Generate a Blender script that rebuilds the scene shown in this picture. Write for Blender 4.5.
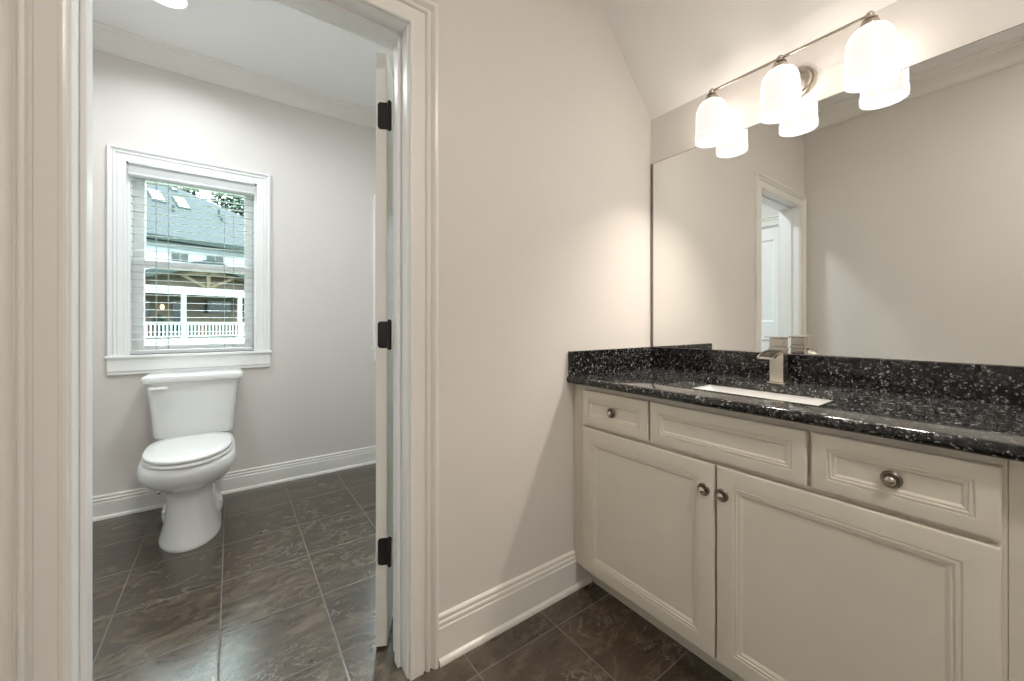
import bpy, bmesh, math, random
from math import sin, cos, pi, radians
from mathutils import Vector, Matrix

for o in list(bpy.data.objects):
    bpy.data.objects.remove(o, do_unlink=True)
sc = bpy.context.scene
C = sc.collection

# ------------------------------------------------------------------ camera
cam_d = bpy.data.cameras.new('camera')
cam = bpy.data.objects.new('camera', cam_d)
C.objects.link(cam)
cam.location = (0, 0, 1.10)
cam.rotation_euler = (radians(90), 0, radians(-35.856))
cam_d.sensor_width = 36.0
cam_d.lens = 388.8 / 1024 * 36.0
cam_d.shift_y = -17.0 / 1024
cam_d.clip_start = 0.02
cam_d.clip_end = 500
sc.camera = cam

# ------------------------------------------------------------------ world, exposure, large lights
SKY = 7.0
w = bpy.data.worlds.new('overcast_sky')
sc.world = w
w.use_nodes = True
nt = w.node_tree
nt.nodes.clear()
wo = nt.nodes.new('ShaderNodeOutputWorld')
bg = nt.nodes.new('ShaderNodeBackground')
tc = nt.nodes.new('ShaderNodeTexCoord')
sx = nt.nodes.new('ShaderNodeSeparateXYZ')
rp = nt.nodes.new('ShaderNodeValToRGB')
rp.color_ramp.elements[0].position = 0.0
rp.color_ramp.elements[0].color = (.17, .19, .20, 1)
e_ = rp.color_ramp.elements.new(.35); e_.color = (.36, .395, .41, 1)
rp.color_ramp.elements[-1].position = 0.75
rp.color_ramp.elements[1].color = (1, 1, 1, 1)
nt.links.new(tc.outputs['Generated'], sx.inputs[0])
nt.links.new(sx.outputs['Z'], rp.inputs[0])
nt.links.new(rp.outputs[0], bg.inputs['Color'])
bg.inputs['Strength'].default_value = SKY
nt.links.new(bg.outputs[0], wo.inputs[0])

sc.view_settings.view_transform = 'Standard'
sc.view_settings.look = 'None'
sc.view_settings.gamma = 1.0
sc.view_settings.use_curve_mapping = False
sc.view_settings.exposure = 1.0
sc.cycles.max_bounces = 10
sc.cycles.diffuse_bounces = 6
sc.cycles.glossy_bounces = 6
sc.cycles.transparent_max_bounces = 16
sc.cycles.sample_clamp_indirect = 6.0
sc.cycles.use_denoising = True

VANITY_W = 19.0      # each bulb of the vanity light
CAN_W = 3.9        # recessed light of the toilet room
CAN2_W = 11.5       # added fill downlight of the vanity room, out of view

# ------------------------------------------------------------------ materials
def new_mat(name):
    m = bpy.data.materials.new(name)
    m.use_nodes = True
    nt = m.node_tree
    return m, nt, nt.nodes['Principled BSDF']

def noise(nt, scale, detail=4, rough=.55, coord='Object', stretch=None):
    tc = nt.nodes.new('ShaderNodeTexCoord')
    n = nt.nodes.new('ShaderNodeTexNoise')
    n.inputs['Scale'].default_value = scale
    n.inputs['Detail'].default_value = detail
    n.inputs['Roughness'].default_value = rough
    if stretch:
        mp = nt.nodes.new('ShaderNodeMapping')
        mp.inputs['Scale'].default_value = stretch
        nt.links.new(tc.outputs[coord], mp.inputs['Vector'])
        nt.links.new(mp.outputs[0], n.inputs['Vector'])
    else:
        nt.links.new(tc.outputs[coord], n.inputs['Vector'])
    return n

def paint(name, col, rough=.5, var=.03, scale=6, bump=.0, spec=.4, metal=0.0, stretch=None, bscale=None):
    m, nt, b = new_mat(name)
    n = noise(nt, scale, stretch=stretch)
    r = nt.nodes.new('ShaderNodeValToRGB')
    r.color_ramp.elements[0].position = .3
    r.color_ramp.elements[1].position = .7
    r.color_ramp.elements[0].color = tuple(c * (1 - var) for c in col) + (1,)
    r.color_ramp.elements[1].color = tuple(min(1, c * (1 + var)) for c in col) + (1,)
    nt.links.new(n.outputs['Fac'], r.inputs[0])
    nt.links.new(r.outputs[0], b.inputs['Base Color'])
    b.inputs['Roughness'].default_value = rough
    b.inputs['Specular IOR Level'].default_value = spec
    b.inputs['Metallic'].default_value = metal
    if bump:
        n2 = noise(nt, bscale or 250, 3)
        bp = nt.nodes.new('ShaderNodeBump')
        bp.inputs['Strength'].default_value = bump
        bp.inputs['Distance'].default_value = .002
        nt.links.new(n2.outputs['Fac'], bp.inputs['Height'])
        nt.links.new(bp.outputs[0], b.inputs['Normal'])
    return m

M = {}
M['wall'] = paint('greige_wall_paint', (.715, .68, .645), .6, .012, 2, .08, .25)
M['ceiling'] = paint('white_ceiling_paint', (.87, .86, .85), .75, .01, 2, .05, .2)
M['trim'] = paint('cream_trim_paint', (.80, .785, .74), .28, .01, 3, 0, .5)
M['wtrim'] = paint('white_window_paint', (.87, .87, .865), .3, .01, 3, 0, .5)
M['cab'] = paint('cabinet_cream_paint', (.72, .68, .595), .38, .02, 12, .12, .45, bscale=60)
M['shadow'] = paint('cabinet_inside_dark', (.10, .085, .06), .7, .05, 12)
M['porcelain'] = paint('white_porcelain', (.82, .82, .81), .08, .005, 3, 0, .6)
M['plastic'] = paint('white_seat_plastic', (.86, .86, .85), .18, .005, 3, 0, .5)
M['black'] = paint('black_hinge_metal', (.008, .008, .009), .38, .2, 30, 0, .5)
M['nickel'] = paint('brushed_nickel', (.60, .54, .47), .27, .06, 30, 0, .5, 1.0, (1, 1, 12))
M['channel'] = paint('dark_channel_metal', (.03, .026, .022), .25, .1, 30, 0, .5, .6)
M['pewter'] = paint('aged_pewter', (.27, .24, .20), .38, .25, 90, 0, .5, 1.0)
M['pewter2'] = paint('worn_bright_pewter', (.62, .58, .52), .22, .1, 60, 0, .5, 1.0)
M['chrome'] = paint('polished_chrome', (.8, .8, .8), .08, .02, 10, 0, .5, 1.0)
M['hose'] = paint('dark_braided_hose', (.10, .10, .10), .4, .3, 300, 0, .5, .6)
M['edge'] = paint('mirror_edge_dark', (.20, .18, .15), .4, .05, 10)
M['vinyl'] = paint('white_vinyl_sash', (.90, .90, .90), .3, .005, 3, 0, .5)
M['slat'] = paint('white_blind_slat', (.60, .61, .61), .4, .01, 10, 0, .4)
M['cord'] = paint('grey_ladder_cord', (.36, .40, .40), .8, .05, 50)
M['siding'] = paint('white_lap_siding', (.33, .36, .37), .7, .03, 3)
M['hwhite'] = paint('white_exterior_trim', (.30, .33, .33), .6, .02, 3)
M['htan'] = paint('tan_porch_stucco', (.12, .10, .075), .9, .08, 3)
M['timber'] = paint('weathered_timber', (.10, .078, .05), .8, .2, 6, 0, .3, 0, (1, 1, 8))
M['hgreen'] = paint('dark_gutter_metal', (.012, .025, .022), .6, .1, 3)
M['hglass'] = paint('dark_house_glass', (.012, .02, .018), .1, .3, 2, 0, .6)
M['sky_glass'] = paint('skylight_glass', (.40, .47, .50), .25, .02, 2, 0, .8)
M['grass'] = paint('lawn_grass', (.05, .075, .03), .95, .35, 4)
M['bark'] = paint('tree_bark', (.06, .05, .04), .9, .3, 8)
M['leaf'] = paint('tree_leaves', (.035, .062, .04), .7, .5, .9)
M['pot'] = paint('dark_plant_pot', (.02, .018, .015), .7, .2, 8)

# thin white slats let some daylight through
nt_ = M['slat'].node_tree
b = nt_.nodes['Principled BSDF']
tl_ = nt_.nodes.new('ShaderNodeBsdfTranslucent'); tl_.inputs['Color'].default_value = (.88, .90, .90, 1)
mxs = nt_.nodes.new('ShaderNodeMixShader'); mxs.inputs[0].default_value = .05
nt_.links.new(b.outputs[0], mxs.inputs[1]); nt_.links.new(tl_.outputs[0], mxs.inputs[2])
nt_.links.new(mxs.outputs[0], nt_.nodes['Material Output'].inputs['Surface'])

# roof shingles
m, nt_, b = new_mat('grey_roof_shingles')
tcn = nt_.nodes.new('ShaderNodeTexCoord')
br = nt_.nodes.new('ShaderNodeTexBrick')
br.inputs['Color1'].default_value = (.024, .032, .037, 1)
br.inputs['Color2'].default_value = (.030, .038, .043, 1)
br.inputs['Mortar'].default_value = (.017, .023, .026, 1)
br.inputs['Scale'].default_value = 2.0
br.inputs['Mortar Size'].default_value = .03
br.inputs['Row Height'].default_value = .35
nt_.links.new(tcn.outputs['Object'], br.inputs['Vector'])
nt_.links.new(br.outputs['Color'], b.inputs['Base Color'])
b.inputs['Roughness'].default_value = .9
M['roof'] = m

# floor tiles: dark slate-look porcelain, grid 0.330 x 0.3385
def tile_mat():
    m, nt, b = new_mat('dark_slate_floor_tile')
    L = nt.links.new
    def N(t, **k):
        n = nt.nodes.new(t)
        for a, v in k.items():
            setattr(n, a, v)
        return n
    def mth(op, a, c=None):
        n = N('ShaderNodeMath', operation=op)
        for i, v in enumerate((a, c)):
            if v is None:
                continue
            if isinstance(v, (int, float)):
                n.inputs[i].default_value = v
            else:
                L(v, n.inputs[i])
        return n.outputs[0]
    geo = N('ShaderNodeNewGeometry')
    sp = N('ShaderNodeSeparateXYZ')
    L(geo.outputs['Position'], sp.inputs[0])
    px = mth('DIVIDE', mth('SUBTRACT', sp.outputs[0], .299 - 3.30), .3300)
    py = mth('DIVIDE', mth('SUBTRACT', sp.outputs[1], 1.050 - 3.385), .3385)
    fx, fy = mth('FRACT', px), mth('FRACT', py)
    ix, iy = mth('FLOOR', px), mth('FLOOR', py)
    ex = mth('MINIMUM', fx, mth('SUBTRACT', 1.0, fx))
    ey = mth('MINIMUM', fy, mth('SUBTRACT', 1.0, fy))
    e = mth('MINIMUM', ex, ey)
    grout = mth('LESS_THAN', e, .0062)
    # per tile random offset and mirror of the veining
    cmb = N('ShaderNodeCombineXYZ')
    L(ix, cmb.inputs[0]); L(iy, cmb.inputs[1])
    wn = N('ShaderNodeTexWhiteNoise', noise_dimensions='3D')
    L(cmb.outputs[0], wn.inputs['Vector'])
    off = N('ShaderNodeVectorMath', operation='SCALE')
    L(wn.outputs['Color'], off.inputs[0]); off.inputs['Scale'].default_value = 17.0
    add = N('ShaderNodeVectorMath', operation='ADD')
    L(geo.outputs['Position'], add.inputs[0]); L(off.outputs[0], add.inputs[1])
    mp = N('ShaderNodeMapping')
    mp.inputs['Rotation'].default_value = (0, 0, radians(-32))
    mp.inputs['Scale'].default_value = (1.0, 2.1, 1.0)
    L(add.outputs[0], mp.inputs['Vector'])
    n1 = N('ShaderNodeTexNoise')
    n1.inputs['Scale'].default_value = 6.5; n1.inputs['Detail'].default_value = 14
    n1.inputs['Roughness'].default_value = .74; n1.inputs['Distortion'].default_value = .9
    L(mp.outputs[0], n1.inputs['Vector'])
    cr = N('ShaderNodeValToRGB')
    el = cr.color_ramp.elements
    el[0].position = .30; el[0].color = (.033, .022, .0135, 1)
    el[1].position = .74; el[1].color = (.170, .132, .092, 1)
    e2 = cr.color_ramp.elements.new(.52); e2.color = (.070, .051, .034, 1)
    L(n1.outputs['Fac'], cr.inputs[0])
    # light crackled veins
    n2 = N('ShaderNodeTexNoise')
    n2.inputs['Scale'].default_value = 3.2; n2.inputs['Detail'].default_value = 6
    n2.inputs['Roughness'].default_value = .6; n2.inputs['Distortion'].default_value = 2.2
    L(mp.outputs[0], n2.inputs['Vector'])
    v = mth('ABSOLUTE', mth('SUBTRACT', n2.outputs['Fac'], .5))
    vr = N('ShaderNodeMapRange')
    vr.inputs['From Min'].default_value = 0.0; vr.inputs['From Max'].default_value = .012
    vr.inputs['To Min'].default_value = 1.0; vr.inputs['To Max'].default_value = 0.0
    L(v, vr.inputs[0])
    n3 = N('ShaderNodeTexNoise'); n3.inputs['Scale'].default_value = 4.0
    L(add.outputs[0], n3.inputs['Vector'])
    msk = N('ShaderNodeMapRange')
    msk.inputs['From Min'].default_value = .44; msk.inputs['From Max'].default_value = .66
    L(n3.outputs['Fac'], msk.inputs[0])
    vein = mth('MULTIPLY', mth('MULTIPLY', vr.outputs[0], msk.outputs[0]), .75)
    mx = N('ShaderNodeMix', data_type='RGBA')
    L(vein, mx.inputs['Factor']); L(cr.outputs[0], mx.inputs['A'])
    mx.inputs['B'].default_value = (.30, .27, .235, 1)
    # small tone change from tile to tile
    hs = N('ShaderNodeHueSaturation')
    L(mth('ADD', mth('MULTIPLY', wn.outputs['Value'], .35), .82), hs.inputs['Value'])
    L(mx.outputs['Result'], hs.inputs['Color'])
    mg = N('ShaderNodeMix', data_type='RGBA')
    L(grout, mg.inputs['Factor']); L(hs.outputs[0], mg.inputs['A'])
    mg.inputs['B'].default_value = (.135, .115, .095, 1)
    L(mg.outputs['Result'], b.inputs['Base Color'])
    ro = N('ShaderNodeMapRange')
    ro.inputs['To Min'].default_value = .16; ro.inputs['To Max'].default_value = .30
    L(n1.outputs['Fac'], ro.inputs[0])
    rr = mth('MAXIMUM', ro.outputs[0], mth('MULTIPLY', grout, .8))
    L(rr, b.inputs['Roughness'])
    b.inputs['Specular IOR Level'].default_value = .58
    b.inputs['IOR'].default_value = 1.75
    hgt = mth('ADD', mth('MULTIPLY', n1.outputs['Fac'], .25), mth('MULTIPLY', mth('MINIMUM', e, .014), 40.0))
    bp = N('ShaderNodeBump')
    bp.inputs['Strength'].default_value = .22; bp.inputs['Distance'].default_value = .004
    L(hgt, bp.inputs['Height']); L(bp.outputs[0], b.inputs['Normal'])
    return m
M['tile'] = tile_mat()

def granite_mat():
    m, nt, b = new_mat('black_pearl_granite')
    L = nt.links.new
    tc = nt.nodes.new('ShaderNodeTexCoord')
    n0 = nt.nodes.new('ShaderNodeTexNoise'); n0.inputs['Scale'].default_value = 90
    n0.inputs['Detail'].default_value = 3
    L(tc.outputs['Object'], n0.inputs['Vector'])
    ad = nt.nodes.new('ShaderNodeVectorMath'); ad.operation = 'MULTIPLY_ADD'
    L(n0.outputs['Color'], ad.inputs[0]); ad.inputs[1].default_value = (.022, .022, .022)
    L(tc.outputs['Object'], ad.inputs[2])
    def flecks(scale, thr, width):
        vo = nt.nodes.new('ShaderNodeTexVoronoi'); vo.inputs['Scale'].default_value = scale
        L(ad.outputs[0], vo.inputs['Vector'])
        sp = nt.nodes.new('ShaderNodeSeparateColor'); L(vo.outputs['Color'], sp.inputs[0])
        mr = nt.nodes.new('ShaderNodeMapRange')
        mr.inputs['From Min'].default_value = thr; mr.inputs['From Max'].default_value = 1.0
        L(sp.outputs[0], mr.inputs[0])
        md = nt.nodes.new('ShaderNodeMapRange')
        md.inputs['From Min'].default_value = width; md.inputs['From Max'].default_value = width * .35
        L(vo.outputs['Distance'], md.inputs[0])
        mu = nt.nodes.new('ShaderNodeMath'); mu.operation = 'MULTIPLY'
        L(mr.outputs[0], mu.inputs[0]); L(md.outputs[0], mu.inputs[1])
        return mu.outputs[0]
    f1, f2 = flecks(72, .42, .62), flecks(150, .35, .65)
    mxx = nt.nodes.new('ShaderNodeMath'); mxx.operation = 'MAXIMUM'
    L(f1, mxx.inputs[0]); L(f2, mxx.inputs[1])
    cr = nt.nodes.new('ShaderNodeValToRGB')
    el = cr.color_ramp.elements
    el[0].position = 0; el[0].color = (.0055, .0055, .006, 1)
    el[1].position = .25; el[1].color = (.022, .022, .023, 1)
    for p, c in ((.55, (.075, .075, .076, 1)), (1.0, (.42, .42, .415, 1))):
        q = el.new(p); q.color = c
    L(mxx.outputs[0], cr.inputs[0])
    L(cr.outputs[0], b.inputs['Base Color'])
    b.inputs['Roughness'].default_value = .10
    b.inputs['Specular IOR Level'].default_value = .5
    return m
M['granite'] = granite_mat()

m, nt_, b = new_mat('mirror_silver')
b.inputs['Metallic'].default_value = 1
b.inputs['Roughness'].default_value = 0
b.inputs['Base Color'].default_value = (.90, .915, .90, 1)
M['mirror'] = m

def glow(name, col, strength, through=0.0, body=0.0):
    m = bpy.data.materials.new(name); m.use_nodes = True
    nt = m.node_tree; nt.nodes.clear()
    out = nt.nodes.new('ShaderNodeOutputMaterial')
    em = nt.nodes.new('ShaderNodeEmission')
    em.inputs['Color'].default_value = col + (1,)
    em.inputs['Strength'].default_value = strength
    if body:       # glass surface of its own: a little diffuse white and gloss
        pb = nt.nodes.new('ShaderNodeBsdfPrincipled')
        pb.inputs['Base Color'].default_value = (body, body, body, 1)
        pb.inputs['Roughness'].default_value = .3
        pb.inputs['Emission Color'].default_value = col + (1,)
        pb.inputs['Emission Strength'].default_value = strength
        em = pb
    if through:
        tr = nt.nodes.new('ShaderNodeBsdfTransparent')
        mx = nt.nodes.new('ShaderNodeMixShader')
        mx.inputs[0].default_value = 1 - through
        nt.links.new(tr.outputs[0], mx.inputs[1]); nt.links.new(em.outputs[0], mx.inputs[2])
        nt.links.new(mx.outputs[0], out.inputs[0])
    else:
        nt.links.new(em.outputs[0], out.inputs[0])
    return m
M['shade'] = glow('lit_frosted_shade_glass', (1.0, .96, .90), .40, .165, .28)
M['shade_in'] = glow('lit_shade_lining', (1.0, .97, .93), .56, .165)
M['bulb'] = glow('lit_bulb', (1.0, .93, .82), .7, .5)
M['canlens'] = glow('lit_recessed_lens', (1.0, .98, .95), 2.5)
M['lantern'] = glow('lit_lantern', (1.0, .62, .25), 3.0)

m = bpy.data.materials.new('window_glass'); m.use_nodes = True
nt_ = m.node_tree; nt_.nodes.clear()
out = nt_.nodes.new('ShaderNodeOutputMaterial')
tr = nt_.nodes.new('ShaderNodeBsdfTransparent'); tr.inputs[0].default_value = (.86, .95, .95, 1)
gl = nt_.nodes.new('ShaderNodeBsdfGlossy'); gl.inputs['Roughness'].default_value = .0
lw = nt_.nodes.new('ShaderNodeLayerWeight'); lw.inputs[0].default_value = .12
mx = nt_.nodes.new('ShaderNodeMixShader')
nt_.links.new(lw.outputs['Fresnel'], mx.inputs[0])
nt_.links.new(tr.outputs[0], mx.inputs[1]); nt_.links.new(gl.outputs[0], mx.inputs[2])
nt_.links.new(mx.outputs[0], out.inputs[0])
M['glass'] = m

# ------------------------------------------------------------------ mesh helpers
class MB:
    """collects shapes in one bmesh, linked as ONE object"""
    def __init__(s):
        s.bm = bmesh.new()
    def _merge(s, b2, mat=None):
        if mat is not None:
            bmesh.ops.transform(b2, matrix=mat, verts=b2.verts)
        me = bpy.data.meshes.new('tmp'); b2.to_mesh(me); b2.free()
        s.bm.from_mesh(me); bpy.data.meshes.remove(me)
    def box(s, x0, x1, y0, y1, z0, z1, bev=0.0, seg=2, mat=None):
        b = bmesh.new()
        bmesh.ops.create_cube(b, size=1)
        for v in b.verts:
            v.co = Vector(((x0 + x1) / 2 + v.co.x * (x1 - x0), (y0 + y1) / 2 + v.co.y * (y1 - y0), (z0 + z1) / 2 + v.co.z * (z1 - z0)))
        if bev:
            bmesh.ops.bevel(b, geom=list(b.edges), offset=bev, segments=seg, profile=.5, affect='EDGES')
        s._merge(b, mat); return s
    def loft(s, rings, cap0=True, cap1=True, closed=True):
        vs = [[s.bm.verts.new(p) for p in r] for r in rings]
        n = len(rings[0])
        for a, b in zip(vs, vs[1:]):
            for i in range(n if closed else n - 1):
                j = (i + 1) % n
                s.bm.faces.new((a[i], a[j], b[j], b[i]))
        if cap0: s.bm.faces.new(list(reversed(vs[0])))
        if cap1: s.bm.faces.new(vs[-1])
        return s
    def lathe(s, prof, c=(0, 0, 0), axis='z', n=40, cap0=False, cap1=False, ell=1.0):
        rings = []
        for r, h in prof:
            ring = []
            for i in range(n):
                t = 2 * pi * i / n
                a, b = r * cos(t), r * sin(t) * ell
                if axis == 'z': p = (a, b, h)
                elif axis == 'x': p = (h, a, b)
                else: p = (b, h, a)
                ring.append(Vector(c) + Vector(p))
            rings.append(ring)
        return s.loft(rings, cap0, cap1)
    def tube(s, pts, r, n=14):
        pts = [Vector(p) for p in pts]
        rings = []
        up = Vector((0, 0, 1))
        for i, p in enumerate(pts):
            d = (pts[min(i + 1, len(pts) - 1)] - pts[max(i - 1, 0)]).normalized()
            a = d.cross(up if abs(d.z) < .95 else Vector((1, 0, 0))).normalized()
            b = d.cross(a)
            rr = r[i] if isinstance(r, (list, tuple)) else r
            rings.append([p + a * rr * cos(2 * pi * k / n) + b * rr * sin(2 * pi * k / n) for k in range(n)])
        return s.loft(rings)
    def sweep(s, path, prof, nrm, closed=False):
        """path: list of (point, outward miter vector); prof: (w along outward, h along nrm)"""
        nrm = Vector(nrm)
        rings = [[Vector(p) + Vector(o) * a + nrm * h for a, h in prof] for p, o in path]
        if closed:
            rings.append(rings[0])
        return s.loft(rings, not closed, not closed)
    def build(s, name, mat, parent=None, smooth=35):
        bmesh.ops.remove_doubles(s.bm, verts=s.bm.verts, dist=1e-6)
        bmesh.ops.recalc_face_normals(s.bm, faces=s.bm.faces)
        me = bpy.data.meshes.new(name)
        s.bm.to_mesh(me); s.bm.free()
        if smooth:
            for p in me.polygons: p.use_smooth = True
            me.set_sharp_from_angle(angle=radians(smooth))
        me.materials.append(M[mat])
        o = bpy.data.objects.new(name, me)
        C.objects.link(o)
        if parent is not None:
            o.parent = parent
        return o

def tag(o, label, cat, group=None):
    o['label'] = label; o['category'] = cat
    if group: o['group'] = group
    return o
def thing(name, label, cat, loc=(0, 0, 0), rz=0, group=None):
    o = bpy.data.objects.new(name, None); C.objects.link(o)
    o.empty_display_size = .1
    o.location = loc; o.rotation_euler = (0, 0, rz)
    return tag(o, label, cat, group)
def struct_empty(name, loc=(0, 0, 0), rz=0):
    o = bpy.data.objects.new(name, None); C.objects.link(o)
    o.location = loc; o.rotation_euler = (0, 0, rz); o['kind'] = 'structure'
    return o
def struct(mb, name, mat, **k):
    o = mb.build(name, mat, **k); o['kind'] = 'structure'
    return o

# ------------------------------------------------------------------ dimensions
XM, XO, XTL, XTR = 1.697, -.383, -.80, 2.00       # mirror wall, wall opposite, toilet room left and right
YP, YPB, YB, YR = 1.165, 1.295, 3.13, -1.35       # partition front and back, window wall, rear
ZC = 2.74
DX0, DX1, DZ = -.262, .442, 2.025                 # clear door opening

# ------------------------------------------------------------------ room shell
struct(MB().box(XTL - .12, XTR + .12, YR - .12, YB + .16, -.12, 0), 'floor', 'tile', smooth=0)
struct(MB().box(XTL - .12, XTR + .12, YR - .12, YB + .16, ZC, ZC + .12), 'ceiling', 'ceiling', smooth=0)
# sloped ceiling over the vanity, springing from the top of the mirror wall
zs0, zs1 = 2.114, ZC
xs1 = XM - (zs1 - zs0) / 1.054
mb = MB()
prof = [(XM, zs0), (xs1, zs1), (xs1, zs1 + .02), (XM + .1, zs1 + .02), (XM + .1, zs0)]
mb.loft([[Vector((x, y, z)) for x, z in prof] for y in (YR, YP)])
struct(mb, 'ceiling_slope', 'ceiling', smooth=0)

mb = MB()
jx0, jx1 = DX0 - .02, DX1 + .02
mb.box(XTL, jx0, YP, YPB, 0, ZC).box(jx1, XTR, YP, YPB, 0, ZC).box(jx0, jx1, YP, YPB, DZ + .02, ZC)
struct(mb, 'wall_partition', 'wall', smooth=0)
struct(MB().box(XM, XM + .1, YR, YP, 0, ZC), 'wall_right', 'wall', smooth=0)
struct(MB().box(XO - .12, XO, YR, YP, 0, ZC), 'wall_left', 'wall', smooth=0)
struct(MB().box(XO - .12, XM + .1, YR - .12, YR, 0, ZC), 'wall_rear', 'wall', smooth=0)
# toilet room
WX0, WX1, WZ0, WZ1 = -.488, .138, .912, 2.035     # window opening
W2 = 1.478                                        # offset of the second window behind the door
mb = MB()
mb.box(XTL, WX0, YB, YB + .14, 0, ZC).box(WX1, WX0 + W2, YB, YB + .14, 0, ZC).box(WX1 + W2, XTR, YB, YB + .14, 0, ZC)
for o_ in (0, W2):
    mb.box(WX0 + o_, WX1 + o_, YB, YB + .14, 0, WZ0).box(WX0 + o_, WX1 + o_, YB, YB + .14, WZ1, ZC)
struct(mb, 'wall_back', 'wall', smooth=0)
struct(MB().box(XTR, XTR + .12, YP, YB + .14, 0, ZC), 'wall_toilet_right', 'wall', smooth=0)
D2A, D2B = 1.42, 2.18                             # doorway in the left wall of the toilet room
mb = MB()
mb.box(XTL - .12, XTL, YP, D2A, 0, ZC).box(XTL - .12, XTL, D2B, YB + .14, 0, ZC).box(XTL - .12, XTL, D2A, D2B, 2.03, ZC)
struct(mb, 'wall_toilet_left', 'wall', smooth=0)

# crown mouldings
CR = [(0, -.107), (.010, -.107), (.012, -.101), (.017, -.097), (.019, -.088), (.030, -.068), (.048, -.048), (.068, -.032),
      (.078, -.027), (.082, -.018), (.096, -.014), (.1, -.008), (.1, 0), (0, 0)]
def crown(name, a, b, nx, ny):
    n = Vector((nx, ny, 0)); mb = MB()
    mb.loft([[Vector((p[0], p[1], ZC)) + n * q + Vector((0, 0, h)) for q, h in CR] for p in (a, b)])
    struct(mb, name, 'trim', smooth=18)
crown('trim_1', (XTL, YB), (XTR, YB), 0, -1)
crown('trim_2', (XTL, YPB), (XTL, YB), 1, 0)
crown('trim_3', (XTL, YPB), (XTR, YPB), 0, 1)
crown('trim_4', (XO, YR), (XO, YP), 1, 0)
crown('trim_5', (XO, YP), (xs1 - .02, YP), 0, -1)

# baseboards
def base_prof(h):
    k = h - .155
    return [(0, 0), (.024, 0), (.024, .008), (.021, .015), (.016, .019), (.0135, .020), (.0135, .114 + k), (.011, .117 + k), (.011, .126 + k),
            (.0125, .128 + k), (.011, .133 + k), (.008, .136 + k), (.008, .141 + k), (.010, .144 + k), (.009, .150 + k), (.004, .155 + k), (0, .155 + k)]
def baseboard(name, a, b, nx, ny, h=.155):
    n = Vector((nx, ny, 0)); mb = MB()
    mb.loft([[Vector((p[0], p[1], 0)) + n * q + Vector((0, 0, z)) for q, z in base_prof(h)] for p in (a, b)])
    struct(mb, name, 'trim', smooth=18)
baseboard('baseboard_partition', (DX1 + .1, YP), (1.248, YP), 0, -1)
baseboard('baseboard_back', (XTL, YB), (XTR, YB), 0, -1, .134)
baseboard('baseboard_toilet_left', (XTL, D2B + .1), (XTL, YB), 1, 0, .134)
baseboard('baseboard_left', (XO, YR), (XO, YP - .03), 1, 0)

# ------------------------------------------------------------------ casings
CAS = [(0, 0), (0, .010), (.0015, .0125), (.006, .014), (.011, .0135), (.013, .0125), (.044, .013), (.047, .0065), (.052, .0065), (.055, .014),
       (.060, .0165), (.064, .0155), (.067, .0075), (.071, .0075), (.076, .016), (.081, .021), (.087, .0225), (.091, .021), (.0935, .017), (.0935, 0)]
def casing(name, x0, x1, z, y, ny, mat='trim', wide=1.0):
    mb = MB()
    path = [((x0, y, 0), (-1, 0, 0)), ((x0, y, z), (-1, 0, 1)), ((x1, y, z), (1, 0, 1)), ((x1, y, 0), (1, 0, 0))]
    mb.sweep(path, [(a * wide, h) for a, h in CAS], (0, ny, 0))
    return mb
struct(casing('trim_6', DX0 - .004, DX1 + .004, DZ + .002, YP, -1), 'trim_6', 'trim', smooth=18)
struct(casing('trim_7', DX0 - .004, DX1 + .004, DZ + .002, YPB, 1), 'trim_7', 'trim', smooth=18)

# ------------------------------------------------------------------ open door of the toilet room
def panel_leaf(mb, W, H, T, z0=.008):
    """two-panel door leaf, local x 0..W, y 0..-T"""
    st, top, mid, bot = .11, .115, .17, .22
    zm = 1.03
    e = .0012
    mb.box(0, st, -T, 0, z0, z0 + H, e).box(W - st, W, -T, 0, z0, z0 + H, e)
    for a, b in ((z0, z0 + bot), (zm - mid / 2, zm + mid / 2), (z0 + H - top, z0 + H)):
        mb.box(st, W - st, -T, 0, a, b)
    for a, b in ((z0 + bot, zm - mid / 2), (zm + mid / 2, z0 + H - top)):
        mb.box(st, W - st, -T + .010, -.010, a, b)
        for side, y in ((1, 0), (-1, -T)):
            pr = [(0, 0), (-.002, 0), (-.010, -.007), (-.016, -.010), (0, -.010)]
            path = [((st, y, a), (-1, 0, -1)), ((W - st, y, a), (1, 0, -1)), ((W - st, y, b), (1, 0, 1)), ((st, y, b), (-1, 0, 1))]
            mb.sweep(path, pr, (0, side, 0), closed=True)
    return mb

door1 = struct_empty('door_1')
mb = MB()      # jamb lining
mb.box(DX0 - .0195, DX0, YP - .001, YPB + .001, 0, DZ + .02, .0015).box(DX1, DX1 + .0195, YP - .001, YPB + .001, 0, DZ + .02, .0015)
mb.box(DX0, DX1, YP - .001, YPB + .001, DZ, DZ + .0195, .0015)
mb.build('jamb', 'wtrim', door1, 18)
mb = MB()      # door stop
mb.box(DX0, DX0 + .011, 1.212, 1.256, 0, DZ, .002).box(DX1 - .011, DX1, 1.218, 1.250, 0, DZ, .002)
mb.box(DX0 + .011, DX1 - .011, 1.212, 1.248, DZ - .011, DZ, .002)
mb.build('door_stop', 'wtrim', door1, 18)
# leaf hung on the right jamb, swung wide into the toilet room
pin = Vector((.4335, 1.3090, 0))
ang = radians(90 - 27)
Rz = Matrix.Translation(pin) @ Matrix.Rotation(ang, 4, 'Z') @ Matrix.Translation((.004, .044, 0))
mb = MB(); panel_leaf(mb, .70, 2.008, .036)
leaf = mb.build('leaf', 'trim', door1, 18); leaf.matrix_world = Rz
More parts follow.
